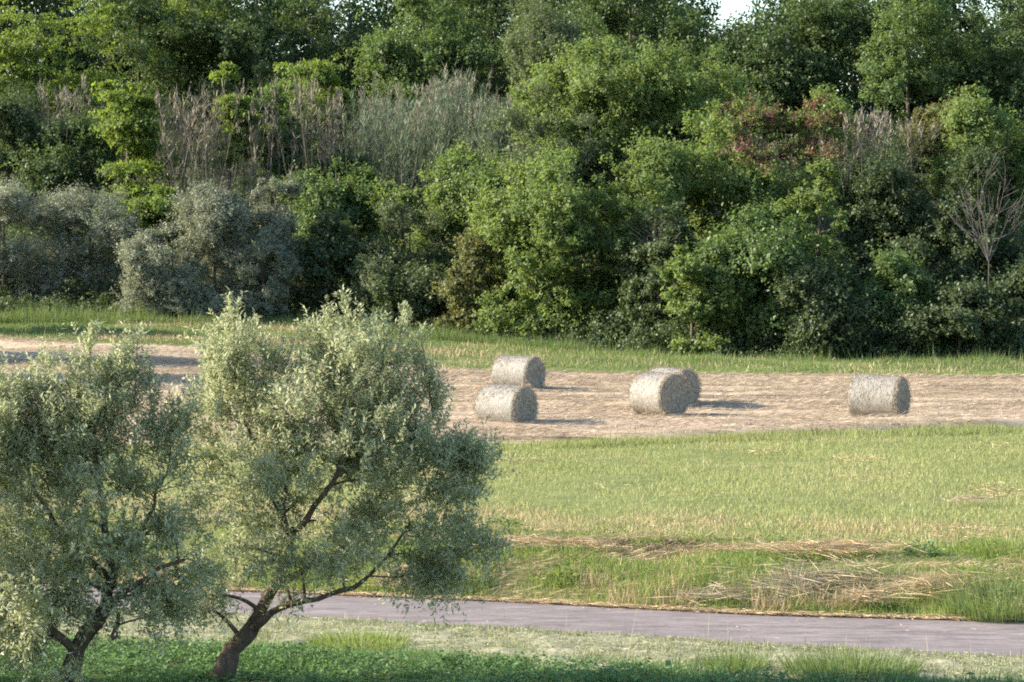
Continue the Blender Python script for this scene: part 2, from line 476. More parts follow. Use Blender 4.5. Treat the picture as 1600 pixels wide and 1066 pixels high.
# bank by the road
B = Leaves()
x, y = scatter(b_far, b_bank, 150000, R, 3)
s_ = (y - b_far(x)) / (b_bank(x) - b_far(x)); pt = vnoise(x, y, .8, 41); p2 = vnoise(x, y, 2.3, 40)
low = sstep(.5, .05, s_)
grow(B, x, y, R, .05 + .10 * pt * p2 + low * (.04 + .30 * pt ** 1.5 * (.3 + p2)), .0105, .45, .05 + .55 * vnoise(x, y, .55, 42) + .3 * (1 - p2), .4)
x, y = scatter(b_far, b_bank, 16000, R, 3, dens=lambda x, y: sstep(.5, .75, vnoise(x, y, .6, 49)))
n = len(x); a = R.uniform(0, 6.283, n)
B.add(np.stack([x, y, ground(x, y) + .03 + .22 * R.random(n) ** 1.5 * (.3 + vnoise(x, y, .6, 49))], -1), np.stack([np.cos(a), np.sin(a), R.normal(.3, .3, n)], -1),
      R.normal(0, .5, (n, 3)) + np.array([0, 0, 1.]), .06 * R.lognormal(0, .3, n), .032, np.clip(.35 * R.random(n) + .4 * vnoise(x, y, .5, 58), 0, 1))
stuff('bank_grass', B, M['bank'], 'lush uneven green grass on the bank above the road', 'grass')
B = Leaves()
x, y = scatter(b_far, b_bank, 13000, R, 3, dens=lambda x, y: sstep(.50, .72, vnoise(x * .35, y, .7, 44)) * (.35 + .65 * vnoise(x, y, .5, 43)))
lay(B, x, y, R, .26, .008, .05, .75, .16, .07)
x, y = scatter(lambda x: b_far(x) - .10, lambda x: b_far(x) + .22, 16000, R, 3, dens=lambda x, y: .25 + .75 * vnoise(x, y, .8, 48))
lay(B, x, y, R, .22, .010, -.3, .7, .06, .025, .7)
x, y = scatter(b_near, b_far, 420, R, 3, dens=lambda x, y: .1 + sstep(.8, .1, b_far(x) - y)); lay(B, x, y, R, .12, .008, None, 1, .02, .025)
x, y = scatter(b_far, lambda x: b_far(x) + 1.6, 6500, R, 3, dens=lambda x, y: sstep(.5, .8, vnoise(x, y, .7, 45)))
grow(B, x, y, R, .30, .008, .7)
x, y = scatter(b_far, b_bank, 9000, R, 3, dens=lambda x, y: sstep(.45, .75, vnoise(x, y, 1.6, 46)))
grow(B, x, y, R, .13, .009, .8)
stuff('bank_hay', B, M['hay'], 'dry cut hay strewn over the bank and along the far road edge', 'hay')
B = Leaves()
def dead(x, y):
    c = hit(1000, 862); return np.exp(-((x - c[0]) / 1.3) ** 2 - ((y - c[1]) / .9) ** 2) * sstep(.3, .6, vnoise(x, y, .5, 47))
x, y = scatter(b_far, b_bank, 1800, R, 1, dens=dead)
lay(B, x, y, R, .11, .02, None, 1, .25, .08)
stuff('dead_weeds', B, M['brown'], 'dark brown withered weeds in a band on top of the bank', 'weeds')

# verge and clover in front of the road
B = Leaves()
x, y = scatter(b_clover, b_near, 45000, R, 2, dens=lambda x, y: .2 + .8 * sstep(.3, .6, vnoise(x, y, .35, 50)))
grow(B, x, y, R, .045 + .04 * vnoise(x, y, .7, 51), .013, .7, .3 + .6 * vnoise(x, y, .8, 52))
x, y = scatter(b_clover, b_near, 14000, R, 2); lay(B, x, y, R, .09, .011, None, 1, .1, .02, .75)
x, y = scatter(b_clover, b_near, 160, R, 2); grow(B, x, y, R, .38, .006, .15, .9)
x, y = scatter(lambda x: b_near(x) - .35, lambda x: b_near(x) + .03, 3000, R, 2); grow(B, x, y, R, .07, .013, .6, .4)
stuff('verge_grass', B, M['verge'], 'pale mown grass and clippings between road and clover', 'grass')
B = Leaves()
x, y = scatter(33.0, b_clover, 120000, R, 2, dens=lambda x, y: (.06 + .94 * sstep(.25, .6, vnoise(x, y, .45, 53))) * (.3 + .7 * sstep(6, -2, x)))
n = len(x); hgt = np.abs(R.normal(.05, .05, n)) + .12 * vnoise(x, y, .8, 54)
a = R.uniform(0, 6.283, n)
B.add(np.stack([x, y, ground(x, y) + hgt], -1), np.stack([np.cos(a), np.sin(a), R.normal(.1, .3, n)], -1),
      R.normal(0, .6, (n, 3)) + np.array([0, 0, 1.]), .042 * (sz := R.lognormal(0, .4, n)), .03 * sz, np.clip(R.random(n) * .6 + .4 * vnoise(x, y, .4, 55), 0, 1), .1)
x, y = scatter(36.0, lambda x: b_clover(x) + .7, 34000, R, 2, dens=lambda x, y: sstep(.42, .7, vnoise(x, y, .7, 56)))
grow(B, x, y, R, .14, .012, .5)
stuff('clover', B, M['clover'], 'low dark green clover and weeds along the bottom of the picture', 'ground cover')

# ------------------------------------------------------------------ single plants and heaps by the road
def clump(name, label, cat, px, py, mat, n, h, r, w, lean, seed, group=None, broad=False):
    R = rng(seed); c = hit(px, py); B = Leaves()
    a = R.uniform(0, 6.283, n); q = r * np.sqrt(R.random(n))
    x = c[0] + q * np.cos(a); y = c[1] + q * np.sin(a)
    if broad:
        z = ground(x, y) + h * R.random(n) * (1.15 - q / r)
        B.add(np.stack([x, y, z], -1), np.stack([np.cos(a), np.sin(a), R.normal(.35, .3, n)], -1), R.normal(0, .4, (n, 3)) + np.array([0, 0, 1.]), w * 2, w, R.random(n), .2)
        m = n // 4
        B.add(np.stack([x, y, ground(x, y) - .02], -1)[:m], R.normal(0, .2, (m, 3)) + np.array([0, 0, 1.]), R.normal(0, 1, (m, 3)), h * .8, .012, R.random(m))
    else:
        l = lean * (.3 + q / r)
        D = np.stack([np.cos(a) * l + R.normal(0, .15, n), np.sin(a) * l + R.normal(0, .15, n), np.ones(n)], -1)
        B.add(np.stack([x, y, ground(x, y) - .03], -1), D, R.normal(0, 1, (n, 3)) * np.array([1, 1, .2]), h * R.lognormal(-.1, .3, n), w, R.random(n), .1, .4)
    o = link(name, B.mesh(name, c), mat); o.location = tuple(c)
    return tag(o, label, cat, group)
GW = 'leafy weeds on the bank'; GG = 'tufts of tall grass by the road'
clump('weed', 'leafy dark weed at the edge of the field, beside the right olive crown', 'weed', 786, 825, M['clover'], 160, .28, .30, .055, 0, 301, GW, True)
clump('weed', 'leafy weed with a few big pale leaves, low on the bank near the road', 'weed', 880, 915, M['bank'], 170, .42, .28, .06, 0, 302, GW, True)
clump('weed', 'leafy green weed on top of the bank at the right', 'weed', 1442, 868, M['clover'], 170, .32, .32, .055, 0, 303, GW, True)
clump('grass_tuft', 'tall yellow green grass tuft at the right end of the field edge', 'grass tuft', 1572, 868, M['bank'], 900, .34, .8, .010, .3, 304, GG)
clump('grass_tuft', 'dark green drooping grass tuft beside the road at the right edge', 'grass tuft', 1560, 962, M['tall'], 2600, .36, .85, .010, .35, 305, GG)
clump('grass_tuft', 'dry pale fluffy grass tuft in the middle of the bank', 'grass tuft', 1240, 922, M['plume'], 1300, .32, .20, .007, 1.1, 306, GG)
clump('grass_tuft', 'wide dark green grass tuft on the near verge at the right', 'grass tuft', 1330, 1052, M['tall'], 2600, .26, .95, .010, .5, 307, GG)
clump('grass_tuft', 'small dark green grass tuft left of the wide one on the near verge', 'grass tuft', 1150, 1046, M['tall'], 1000, .24, .45, .010, .5, 308, GG)
clump('grass_tuft', 'green grass tuft behind the clover, right of the forked olive trunk', 'grass tuft', 560, 1010, M['bank'], 1500, .20, .75, .010, .5, 309, GG)
def heap(label, px, py, rx, ry, n, seed, L=.55, w=.010, ang=.25, mat='hay', hh=.22):
    R = rng(seed); c = hit(px, py); B = Leaves()
    x = c[0] + rx * R.normal(0, .5, n); y = c[1] + ry * R.normal(0, .5, n)
    z = hh * np.exp(-((x - c[0]) / rx) ** 2 - ((y - c[1]) / ry) ** 2) * R.random(n)
    a = ang + R.normal(0, 1.0, n) + np.where(R.random(n) < .5, math.pi, 0)
    D = np.stack([np.cos(a), np.sin(a), R.normal(.0, .14, n)], -1); ll = L * R.lognormal(0, .35, n)
    P = np.stack([x, y, ground(x, y) + .12 + .12 * R.random(n) * min(1, hh / .1) + z], -1) - D * ll[:, None] * .5
    B.add(P, D, R.uniform(-1, 1, (n, 3)) + np.array([0, 0, .8]), ll, w, R.random(n), .1)
    o = link('hay_heap', B.mesh('hay_heap', c), M[mat]); o.location = tuple(c)
    return tag(o, label, 'hay heap', 'heaps of cut hay on the bank')
heap('long dry hay stalks fanned out over the bank right of the pale tuft', 1290, 925, 1.5, 1.0, 520, 320, .70, .011, .35, 'straw', .10)
heap('thin band of hay along the top of the bank at the right', 1290, 872, 1.5, .6, 1300, 321, .5, .009, -.2, 'hay', .10)
heap('brownish hay heap at the road edge beside the right olive crown', 655, 921, .75, .5, 2000, 322, .5, .009, -.3)
heap('long thin line of pale hay on the bank right of the olive', 850, 862, 1.4, .35, 800, 323, .5, .008, .2, 'hay', .08)
heap('tangle of pale stalks low on the bank, left of the pale fluffy tuft', 1160, 945, 1.2, .5, 380, 326, .7, .010, .2, 'straw', .12)
heap('loose dry stalks lying on the bank near the right edge', 1440, 935, 1.2, .6, 320, 327, .7, .010, .5, 'hay', .12)
heap('slanting bundle of dry stalks close to the road', 1350, 957, .35, .16, 160, 324, .7, .014, .35, 'hay', .15)
heap('small patch of pale hay lying out on the green field', 1515, 792, .6, .5, 260, 325, .25, .010, 0, 'straw', .06)

# ------------------------------------------------------------------ round bales
def straw_mats():
    m, t, out = new_mat('bale_wrap')
    tc = N(t, 'ShaderNodeTexCoord'); mp = N(t, 'ShaderNodeMapping')
    t.links.new(tc.outputs['Object'], mp.inputs[0]); mp.inputs['Scale'].default_value = (1, 1, 1)
    n1 = N(t, 'ShaderNodeTexNoise'); n1.inputs['Scale'].default_value = 7; n1.inputs['Detail'].default_value = 8; n1.inputs['Roughness'].default_value = .75
    t.links.new(mp.outputs[0], n1.inputs[0])
    mp2 = N(t, 'ShaderNodeMapping'); mp2.inputs['Scale'].default_value = (70, 9, 9); t.links.new(tc.outputs['Object'], mp2.inputs[0])
    n2 = N(t, 'ShaderNodeTexNoise'); n2.inputs['Scale'].default_value = 1; n2.inputs['Detail'].default_value = 4; t.links.new(mp2.outputs[0], n2.inputs[0])
    ad = N(t, 'ShaderNodeMath', operation='ADD'); t.links.new(n1.outputs[0], ad.inputs[0]); t.links.new(n2.outputs[0], ad.inputs[1])
    hf = N(t, 'ShaderNodeMath', operation='MULTIPLY'); hf.inputs[1].default_value = .5; t.links.new(ad.outputs[0], hf.inputs[0])
    cr = ramp(t, [(.30, (.145, .13, .105)), (.47, (.22, .203, .172)), (.66, (.36, .338, .297))]); t.links.new(hf.outputs[0], cr.inputs[0])
    # greenish net edge near both ends
    sx = N(t, 'ShaderNodeSeparateXYZ'); t.links.new(tc.outputs['Object'], sx.inputs[0])
    ab = N(t, 'ShaderNodeMath', operation='ABSOLUTE'); t.links.new(sx.outputs[0], ab.inputs[0])
    r2 = ramp(t, [(.535, (0, 0, 0)), (.555, (1, 1, 1)), (.575, (1, 1, 1)), (.595, (0, 0, 0))]); t.links.new(ab.outputs[0], r2.inputs[0])
    k = N(t, 'ShaderNodeMath', operation='MULTIPLY'); k.inputs[1].default_value = .3; t.links.new(r2.outputs[0], k.inputs[0])
    mx = N(t, 'ShaderNodeMix', data_type='RGBA'); t.links.new(k.outputs[0], mx.inputs[0]); t.links.new(cr.outputs[0], mx.inputs[6])
    mx.inputs[7].default_value = (.20, .26, .17, 1)
    p = N(t, 'ShaderNodeBsdfPrincipled'); p.inputs['Roughness'].default_value = .55; p.inputs['Specular IOR Level'].default_value = .35
    t.links.new(mx.outputs[2], p.inputs['Base Color'])
    bp = N(t, 'ShaderNodeBump'); bp.inputs['Distance'].default_value = .05; t.links.new(hf.outputs[0], bp.inputs['Height']); t.links.new(bp.outputs[0], p.inputs['Normal'])
    t.links.new(p.outputs[0], out.inputs[0])
    M['bale'] = m
    M['bale_end'] = ground_mat('bale_straw_end', [(.28, (.085, .075, .058)), (.5, (.25, .225, .18)), (.75, (.42, .385, .31))], sc2=9, fine=40, bump=.06)
straw_mats()
def bale(label, px, base_py, d, dia, length, yaw, seed):
    """yaw: direction of the bale's axis (the visible end) in the ground plane"""
    R = rng(seed)
    p = at(px, base_py, d); zg = float(ground(p[0], p[1])) + .03
    root = empty('round_bale', (p[0], p[1], zg))
    root.rotation_euler = (0, 0, yaw)
    tag(root, label, 'bale', 'round straw bales on the stubble')
    r = dia / 2; na, nx = 72, 26
    xs = np.linspace(-length / 2, length / 2, nx); th = np.linspace(0, 2 * math.pi, na, endpoint=False)
    X, T = np.meshgrid(xs, th, indexing='ij')
    edge = np.clip((length / 2 - np.abs(X)) / .07, 0, 1)
    lump = .012 * (vnoise(X * 1 + seed * 9, T * 2, .35, seed) - .5) + .03 * (vnoise(X + 50, np.cos(T) * 2 + 7, .6, seed) - .5)
    rr = r * (1 + .012 * np.sin(2 * T + seed)) - .045 * (1 - np.sqrt(edge)) + lump
    Z = r + rr * np.sin(T) * .995; Z = np.maximum(Z * .975, .0) - .03
    V = np.stack([X, rr * np.cos(T), Z], -1).reshape(-1, 3)
    i = np.arange(nx - 1)[:, None] * na; k = np.arange(na)[None]; k2 = (k + 1) % na
    Q = np.stack([i + k, i + k2, i + na + k2, i + na + k], -1).reshape(-1, 4)
    link('net_wrap', make_mesh('net_wrap', V, [Q], None, True), M['bale'], root)
    for sgn in (-1, 1):
        nr = 14; f = np.linspace(1, .02, nr)
        j = 0 if sgn < 0 else nx - 1
        ring = V.reshape(nx, na, 3)[j]; c = ring.mean(0)
        E = c + (ring - c)[None] * f[:, None, None]
        rad = np.linalg.norm((ring - c), axis=1)[None] * f[:, None]
        spiral = np.sin(rad * 42 - th[None] * 1) * .010 + .03 * (vnoise(E[..., 1] + 9, E[..., 2], .12, seed + 3) - .5)
        dish = (1 - f ** 2)[:, None] * (-.02) + np.clip((1 - f) / .12, 0, 1)[:, None] * (.03 + spiral)
        E[..., 0] += sgn * dish
        i = np.arange(nr - 1)[:, None] * na
        Q = np.stack([i + k, i + k2, i + na + k2, i + na + k], -1).reshape(-1, 4)
        Ve = np.concatenate([E.reshape(-1, 3), E[-1].mean(0)[None]])
        tri = np.stack([(nr - 1) * na + np.arange(na), (nr - 1) * na + (np.arange(na) + 1) % na, np.full(na, nr * na)], -1)
        link('end_face', make_mesh('end_face', Ve, [Q, tri], None, True), M['bale_end'], root)
    # straw sticking out of the ends and the rims
    B = Leaves(); n = 2600
    sg = np.where(R.random(n) < .5, -1., 1.); rad = r * np.sqrt(R.uniform(.02, 1, n)); a = R.uniform(0, 6.283, n)
    P = np.stack([sg * (length / 2 + .0), rad * np.cos(a), r - .03 + rad * np.sin(a)], -1)
    tang = np.stack([0 * a, -np.sin(a), np.cos(a)], -1)
    D = tang * R.choice([-1, 1], n)[:, None] + R.normal(0, .35, (n, 3)); D[:, 0] = sg * np.abs(R.normal(.25, .25, n))
    P[:, 2] = np.maximum(P[:, 2], .02)
    B.add(P, D, R.normal(0, 1, (n, 3)), R.uniform(.06, .18, n), .010, R.random(n))
    n = 900; a = R.uniform(0, 6.283, n); sg = np.where(R.random(n) < .5, -1., 1.)
    P = np.stack([sg * (length / 2 - R.uniform(-.01, .07, n)), (r - .02) * np.cos(a), r - .03 + (r - .02) * np.sin(a)], -1)
    D = np.stack([sg * R.uniform(.0, 1, n), np.cos(a) + R.normal(0, .8, n), np.sin(a) + R.normal(0, .8, n)], -1)
    P[:, 2] = np.maximum(P[:, 2], .03)
    B.add(P, D, R.normal(0, 1, (n, 3)), R.uniform(.05, .15, n), .011, R.random(n))
    n = 1300; a = R.uniform(0, 6.283, n)
    P = np.stack([R.uniform(-.5, .5, n) * length, (r - .01) * np.cos(a), r - .03 + (r - .01) * np.sin(a)], -1)
    D = np.stack([R.normal(0, .5, n), -np.sin(a), np.cos(a)], -1) + .1 * R.normal(0, 1, (n, 3)); P[:, 2] = np.maximum(P[:, 2], .03)
    B.add(P, D, R.normal(0, 1, (n, 3)), R.uniform(.08, .2, n), .010, R.random(n))
    n = 500
    P = np.stack([R.uniform(-.6, .6, n) * length, R.normal(0, .5 * r, n), np.full(n, .03)], -1); a = R.uniform(0, 6.283, n)
    B.add(P, np.stack([np.cos(a), np.sin(a), R.normal(.1, .15, n)], -1), R.normal(0, 1, (n, 3)) + np.array([0, 0, 1]), R.uniform(.1, .3, n), .014, R.random(n))
    link('loose_straw', B.mesh('loose_straw'), M['straw'], root)
    return root
rad_ = math.radians
bale('nearest left bale, wrapped in pale net, with an olive twig overlapping its left side', 791, 671.5, 82.8, 1.33, 1.33, rad_(-33), 1)
bale('bale farthest back, standing behind the nearest left bale', 810, 613.5, 99.6, 1.31, 1.42, rad_(-33), 2)
bale('front bale of the touching pair, its round end turned most towards the viewer', 1030, 652, 87.6, 1.40, 1.30, rad_(-46), 3)
bale('rear bale of the touching pair, mostly hidden by the bale in front', 1050, 640, 91.5, 1.34, 1.28, rad_(-46), 4)
bale('lone bale at the right with a tufted rim and green net edge', 1373, 656.5, 86.5, 1.38, 1.52, rad_(-27), 5)

# ------------------------------------------------------------------ trees of the wood
KIND = {  # leaf length, leaf width, clump radius, clump flatness, leaf up-bias
    'oak': (.16, .10, .80, .75, .5), 'locust': (.16, .085, .80, .42, .8), 'mid': (.145, .09, .62, .8, .5),
    'bright': (.14, .085, .52, .85, .5), 'grey': (.12, .06, .55, .9, .4), 'shade': (.14, .085, .58, .8, .5),
    'silver': (.12, .038, .42, 1.1, .3), 'rust': (.13, .075, .45, .8, .4), 'red': (.12, .07, .36, .8, .4)}

def crown_leaves(B, R, C, rad, kind, n, ctr, spiky=0.0, upb=None):
    """leafy shoots growing out of every clump; the clump centres stay hollow"""
    L, W, cr, fl, ub = KIND[kind]
    per = 12; ns = max(1, n // per)
    wt = rad ** 2; k = R.choice(len(C), ns, p=wt / wt.sum())
    d = unit(R.normal(0, 1, (ns, 3)))
    d[:, 2] = np.where(d[:, 2] < -.3, -d[:, 2], d[:, 2])
    out = unit(C[k] - ctr)
    S = C[k] + d * (rad[k] * R.random(ns) ** .5 * .75)[:, None] * np.array([1, 1, fl])
    sd = unit(d * .6 + out * .35 + R.normal(0, .4, (ns, 3)) + np.array([0, 0, (.35 + spiky) if fl > .6 else -.05]))
    if fl < .6: sd[:, 2] *= .35
    sl = rad[k] * R.uniform(.45, 1.05, ns) * (1 + (R.random(ns) < .2) * R.uniform(.3, 1.3, ns))
    q = np.repeat(np.arange(ns), per); m = len(q)
    f = np.tile(np.linspace(.08, 1, per), ns)
    sag = np.array([0, 0, -.22]) * (f ** 2 * sl[q])[:, None] * (1 if spiky == 0 else .2)
    P = S[q] + sd[q] * (sl[q] * f)[:, None] + sag + R.normal(0, .035, (m, 3))
    side = unit(np.cross(sd[q], R.normal(0, 1, (m, 3))))
    D = sd[q] * R.uniform(.2, .8, m)[:, None] + side + np.array([0, 0, -.12])
    nb = unit(d[q] * .5 + out[q] * .25 + np.array([0, 0, ub]) + R.normal(0, .5, (m, 3)))
    tint = R.random(len(C))[k][q] * .5 + R.random(ns)[q] * .5
    rn = np.clip(.35 * R.random(m) + .65 * tint, 0, 1)
    s = R.lognormal(0, .25, m)
    B.add(P, D, nb, L * s, W * s, rn)

def branches(R, base_pt, top, C, trunk_r, keep=.6, lean=0.0):
    """trunk plus a limb to each clump, each starting from the nearest wood already there"""
    h = top - base_pt
    mid1 = base_pt + h * .45 + np.array([R.normal(0, .12), R.normal(0, .1), 0]) * np.linalg.norm(h) * .2
    P = bez(base_pt - np.array([0, 0, .15]), mid1, top, 10)
    rr = np.linspace(trunk_r, trunk_r * .25, 10); lines = [(P, rr)]
    nodes = P[2:].copy(); nr = rr[2:].copy()
    sel = C[R.random(len(C)) < keep]
    for c in sel[np.argsort(np.linalg.norm(sel - base_pt, axis=1))]:
        dist = np.linalg.norm(nodes - c, axis=1) + 1.5 * np.maximum(nodes[:, 2] - c[2] + .3, 0)
        i = int(np.argmin(dist)); s = nodes[i]
        m = (s + c) / 2 + np.array([0, 0, .12]) * np.linalg.norm(c - s) + R.normal(0, .06, 3) * np.linalg.norm(c - s)
        Q = bez(s, m, c, 5); r0 = max(nr[i] * .6, .02)
        q = np.linspace(r0, max(r0 * .4, .012), 5); lines.append((Q, q))
        nodes = np.concatenate([nodes, Q[1:]]); nr = np.concatenate([nr, q[1:]])
    return lines

SEED = [100]
def plant(label, kind, px, yt, yb, w, t, n=9000, dfix=None, wide=None, name='tree', cat='tree', group=None, lean=0.0, dense=1.0, spiky=0.0, second=None, deep=.85, lobes=0):
    """crown spans pixels px +- w/2 by yt..yb, stands t metres into the wood"""
    SEED[0] += 1; R = rng(SEED[0])
    if not spiky and kind in ('bright', 'mid', 'grey', 'rust', 'shade'): spiky = .35
    d = 140.0
    for _ in range(6): d = float(b_wood((px - 800) / F * d)) + t
    hh_ = yb - yt; w0_ = w
    if dfix: d = dfix
    if t > 30: w *= 1.45; yb += .60 * hh_; n = int(n * 4.2)
    elif t > 8: w *= 1.42; yb += .40 * hh_; yt -= .06 * hh_; n = int(n * 4.8)
    else: w *= 1.32; yb += .10 * hh_; yt -= .08 * hh_; n = int(n * 3.6)
    if wide: w = w0_ * wide
    top = at(px, yt, d); bot = at(px, yb, d); W = w / F * d; H = top[2] - bot[2]
    x0 = (px - 800) / F * d - lean
    zg = float(ground(x0, d)); bp = np.array([x0, d, zg])
    ctr = np.array([top[0], d, (top[2] + bot[2]) / 2])
    cr = KIND[kind][2]
    # lobes give the outline its bulges
    A = np.array([W / 2, W / 2 * deep, H / 2])
    nl = (lobes or int(R.integers(4, 7))) + 4
    lo_c = [np.zeros(3), np.array([0, 0, -.42])]; lo_r = [.66, .58]
    for i in range(nl):
        u = unit(R.normal(0, 1, 3)); u[2] = abs(u[2]) * .9 - .2 if R.random() < .8 else u[2]
        lo_c.append(u * R.uniform(.45, .95)); lo_r.append(R.uniform(.14, .40))
    if t < 14 and name != 'never':
        for xo in (-.5, 0, .5): lo_c.append(np.array([xo, -.2, -.85])); lo_r.append(.42)
    lo_c = np.array(lo_c); lo_r = np.array(lo_r)
    nc = int(max(18, dense * 3.6 * (W * H * 1.3 + W * W * .6) / (cr * cr * 3.0)))
    pick = R.choice(len(lo_r), nc, p=lo_r ** 2 / (lo_r ** 2).sum())
    u = unit(R.normal(0, 1, (nc, 3)))
    C = ctr + (lo_c[pick] + u * (lo_r[pick] * R.uniform(.5, 1.0, nc) ** .6)[:, None]) * A
    hol = vnoise(C[:, 0] + C[:, 1] * .7, C[:, 2] * 1.3 + SEED[0] * 17, 1.0 + W * .10, SEED[0])   # hollows in the crown
    C = C[(C[:, 2] > zg + .2) & (hol > R.uniform(.24, .50, nc))]
    rad = cr * R.lognormal(-.22, .38, len(C)) * min(1, .35 + W / 9)
    B = Leaves(); nn = n
    crown_leaves(B, R, C, rad, kind, nn, ctr, spiky)
    root = empty(name, bp)
    tag(root, label, cat, group)
    lines = branches(R, bp, ctr + np.array([0, 0, H * .3]), C, .04 + .011 * (top[2] - zg), .45)
    link('trunk' if name == 'tree' else 'stem', tubes('trunk', lines, bp, 5, .15, SEED[0]), M['bark'], root)
    link('crown' if name == 'tree' else 'foliage', B.mesh('crown', bp), M[kind], root)
    if second:
        k2, box, n2 = second
        cc = C[(C[:, 0] > at(box[0], 0, d)[0]) & (C[:, 0] < at(box[2], 0, d)[0]) & (C[:, 2] < at(px, box[1], d)[2]) & (C[:, 2] > at(px, box[3], d)[2])]
        if len(cc):
            B2 = Leaves(); crown_leaves(B2, R, cc + np.array([0, -.15, .1]), cr * R.uniform(.8, 1.3, len(cc)), k2, n2, ctr)
            link('reddish_foliage', B2.mesh('reddish_foliage', bp), M[k2], root)
    return root

G_T = 'trees of the wood'
G_S = 'shrubs at the edge of the wood'
# crest of the hill
plant('bright locust tree filling the top left corner', 'locust', 55, -70, 190, 250, 42, 14000, group=G_T)
plant('dark tree with layered sprays right of the top left locust', 'oak', 215, -80, 170, 190, 48, 10000, group=G_T)
plant('locust with lit flat sprays high up behind the sparse purple reeds', 'locust', 300, -50, 120, 170, 50, 8000, group=G_T)
plant('dark crowned tree on the crest left of the reddish sky gaps', 'oak', 400, -90, 150, 210, 46, 11000, group=G_T)
plant('locust with a flat lit crown standing above the reeds on the left', 'locust', 470, 45, 185, 160, 34, 9000, wide=1.05, group=G_T)
plant('open branched dark tree at the top with white sky showing through', 'oak', 545, -60, 110, 130, 52, 4500, group=G_T, dense=.6)
plant('large rounded green tree right above the big reed bed', 'mid', 660, -50, 135, 190, 38, 15000, group=G_T)
plant('dark tree between the rounded tree and the tallest tree', 'oak', 775, -90, 150, 150, 46, 9000, group=G_T)
plant('dark blue green crown at the top behind the tallest tree', 'oak', 985, -120, 110, 230, 48, 10000, group=G_T)
plant('small open tree below the pale patch of sky', 'oak', 1115, 12, 170, 120, 44, 4200, group=G_T, dense=.8)
plant('dark tree right beside the pale patch of sky', 'oak', 1235, -50, 185, 150, 44, 10000, group=G_T)
plant('dark leafy tree above the grey dead canes on the right', 'oak', 1340, -80, 190, 170, 46, 11000, group=G_T)
plant('tree with lit yellow green tufts at the top right', 'mid', 1420, -60, 150, 130, 41, 9000, group=G_T)
plant('dark tree at the top right with a thin gap of sky', 'oak', 1500, -70, 200, 110, 46, 8000, group=G_T)
plant('dark tree in the top right corner', 'oak', 1590, -60, 200, 140, 42, 9000, group=G_T)
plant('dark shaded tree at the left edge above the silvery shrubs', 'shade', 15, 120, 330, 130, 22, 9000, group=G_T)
# middle of the slope
plant('leaning locust with glowing sprays left of the purple reeds', 'locust', 205, 80, 330, 125, 17, 9500, wide=1.05, group=G_T, dense=.8)
plant('slim locust sapling with lit tufts among the left reeds', 'locust', 365, 105, 270, 75, 16, 3800, wide=1.05, group=G_T, dense=.7)
plant('dark tree in shade behind the leaning locust', 'oak', 110, 170, 330, 150, 20, 7000, group=G_T)
plant('tallest tree of the middle with a yellow green left side', 'bright', 945, 28, 260, 270, 17, 26000, group=G_T, lobes=7)
plant('shaded dark green shoulder tree on the right of the tallest tree', 'mid', 1045, 50, 230, 110, 22, 8000, group=G_T)
plant('grey green willow like tree below the tallest tree', 'grey', 870, 140, 340, 170, 11.5, 15000, group=G_T)
plant('pale green tree top left of the tallest tree crown', 'grey', 850, -5, 150, 120, 19, 9000, group=G_T)
plant('green tree with bright leaf tips left of the front centre tree', 'mid', 790, 235, 440, 150, 10, 12000, group=G_T)
plant('big front tree of the middle with bright leaves down to the grass', 'bright', 895, 195, 535, 250, 5, 34000, group=G_T, lobes=12)
plant('broad round tree with a rusty red patch on its crown', 'bright', 1160, 130, 370, 270, 13, 24000, group=G_T, second=('red', (1140, 160, 1300, 275), 8000), lobes=6)
plant('sparse sapling with bright leaves and a thin leaning stem', 'bright', 1280, 232, 430, 90, 5.5, 3000, wide=1.15, group=G_T, dense=.55)
plant('yellow green tree right of the grey dead canes', 'rust', 1475, 150, 300, 120, 17, 9000, group=G_T)
plant('green tree at the right edge with pale lit leaves', 'bright', 1575, 135, 330, 120, 15, 11000, group=G_T)
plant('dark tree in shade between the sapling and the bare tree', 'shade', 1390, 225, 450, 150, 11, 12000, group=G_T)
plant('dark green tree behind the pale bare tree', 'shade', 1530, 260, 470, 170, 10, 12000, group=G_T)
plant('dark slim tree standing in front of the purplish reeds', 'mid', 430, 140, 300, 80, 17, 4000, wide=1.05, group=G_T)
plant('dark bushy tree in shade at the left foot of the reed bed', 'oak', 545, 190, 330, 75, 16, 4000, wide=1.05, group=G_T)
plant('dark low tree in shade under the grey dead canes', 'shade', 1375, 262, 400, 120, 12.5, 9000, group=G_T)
# front shrubs
def shrub(label, kind, px, yt, yb, w, t, n=8000, **k):
    return plant(label, kind, px, yt, yb, w, t, n, name='shrub', cat='shrub', group=G_S, **k)
shrub('silvery shrub cut by the left edge of the picture', 'silver', 5, 280, 470, 150, 6, 15000, spiky=.4)
shrub('shaded blue grey shrub, second from the left edge', 'silver', 140, 265, 450, 165, 7, 18000, spiky=.4)
shrub('yellow green shrub in the gap between the silvery shrubs', 'locust', 248, 285, 400, 75, 7, 3500)
shrub('silvery shrub with the brightest lit top', 'silver', 335, 275, 430, 140, 2.2, 18000, spiky=.8, wide=1.05, lobes=9)
shrub('low shaded blue grey shrub before the brightest silvery shrub', 'silver', 270, 350, 490, 150, .5, 15000, spiky=.4)
shrub('silvery shrub with one tall pale shoot on its right', 'silver', 430, 255, 420, 95, 3, 10000, spiky=.9, wide=1.0)
shrub('small silvery shrub with a single lit tuft, in front of the others', 'silver', 410, 365, 490, 120, 1, 10000, spiky=.8, wide=1.0)
shrub('bright green bush behind the silvery shrubs', 'mid', 525, 238, 360, 110, 9, 8000)
shrub('dark bush in shade right of the silvery shrubs', 'shade', 520, 330, 500, 120, 3, 9000)
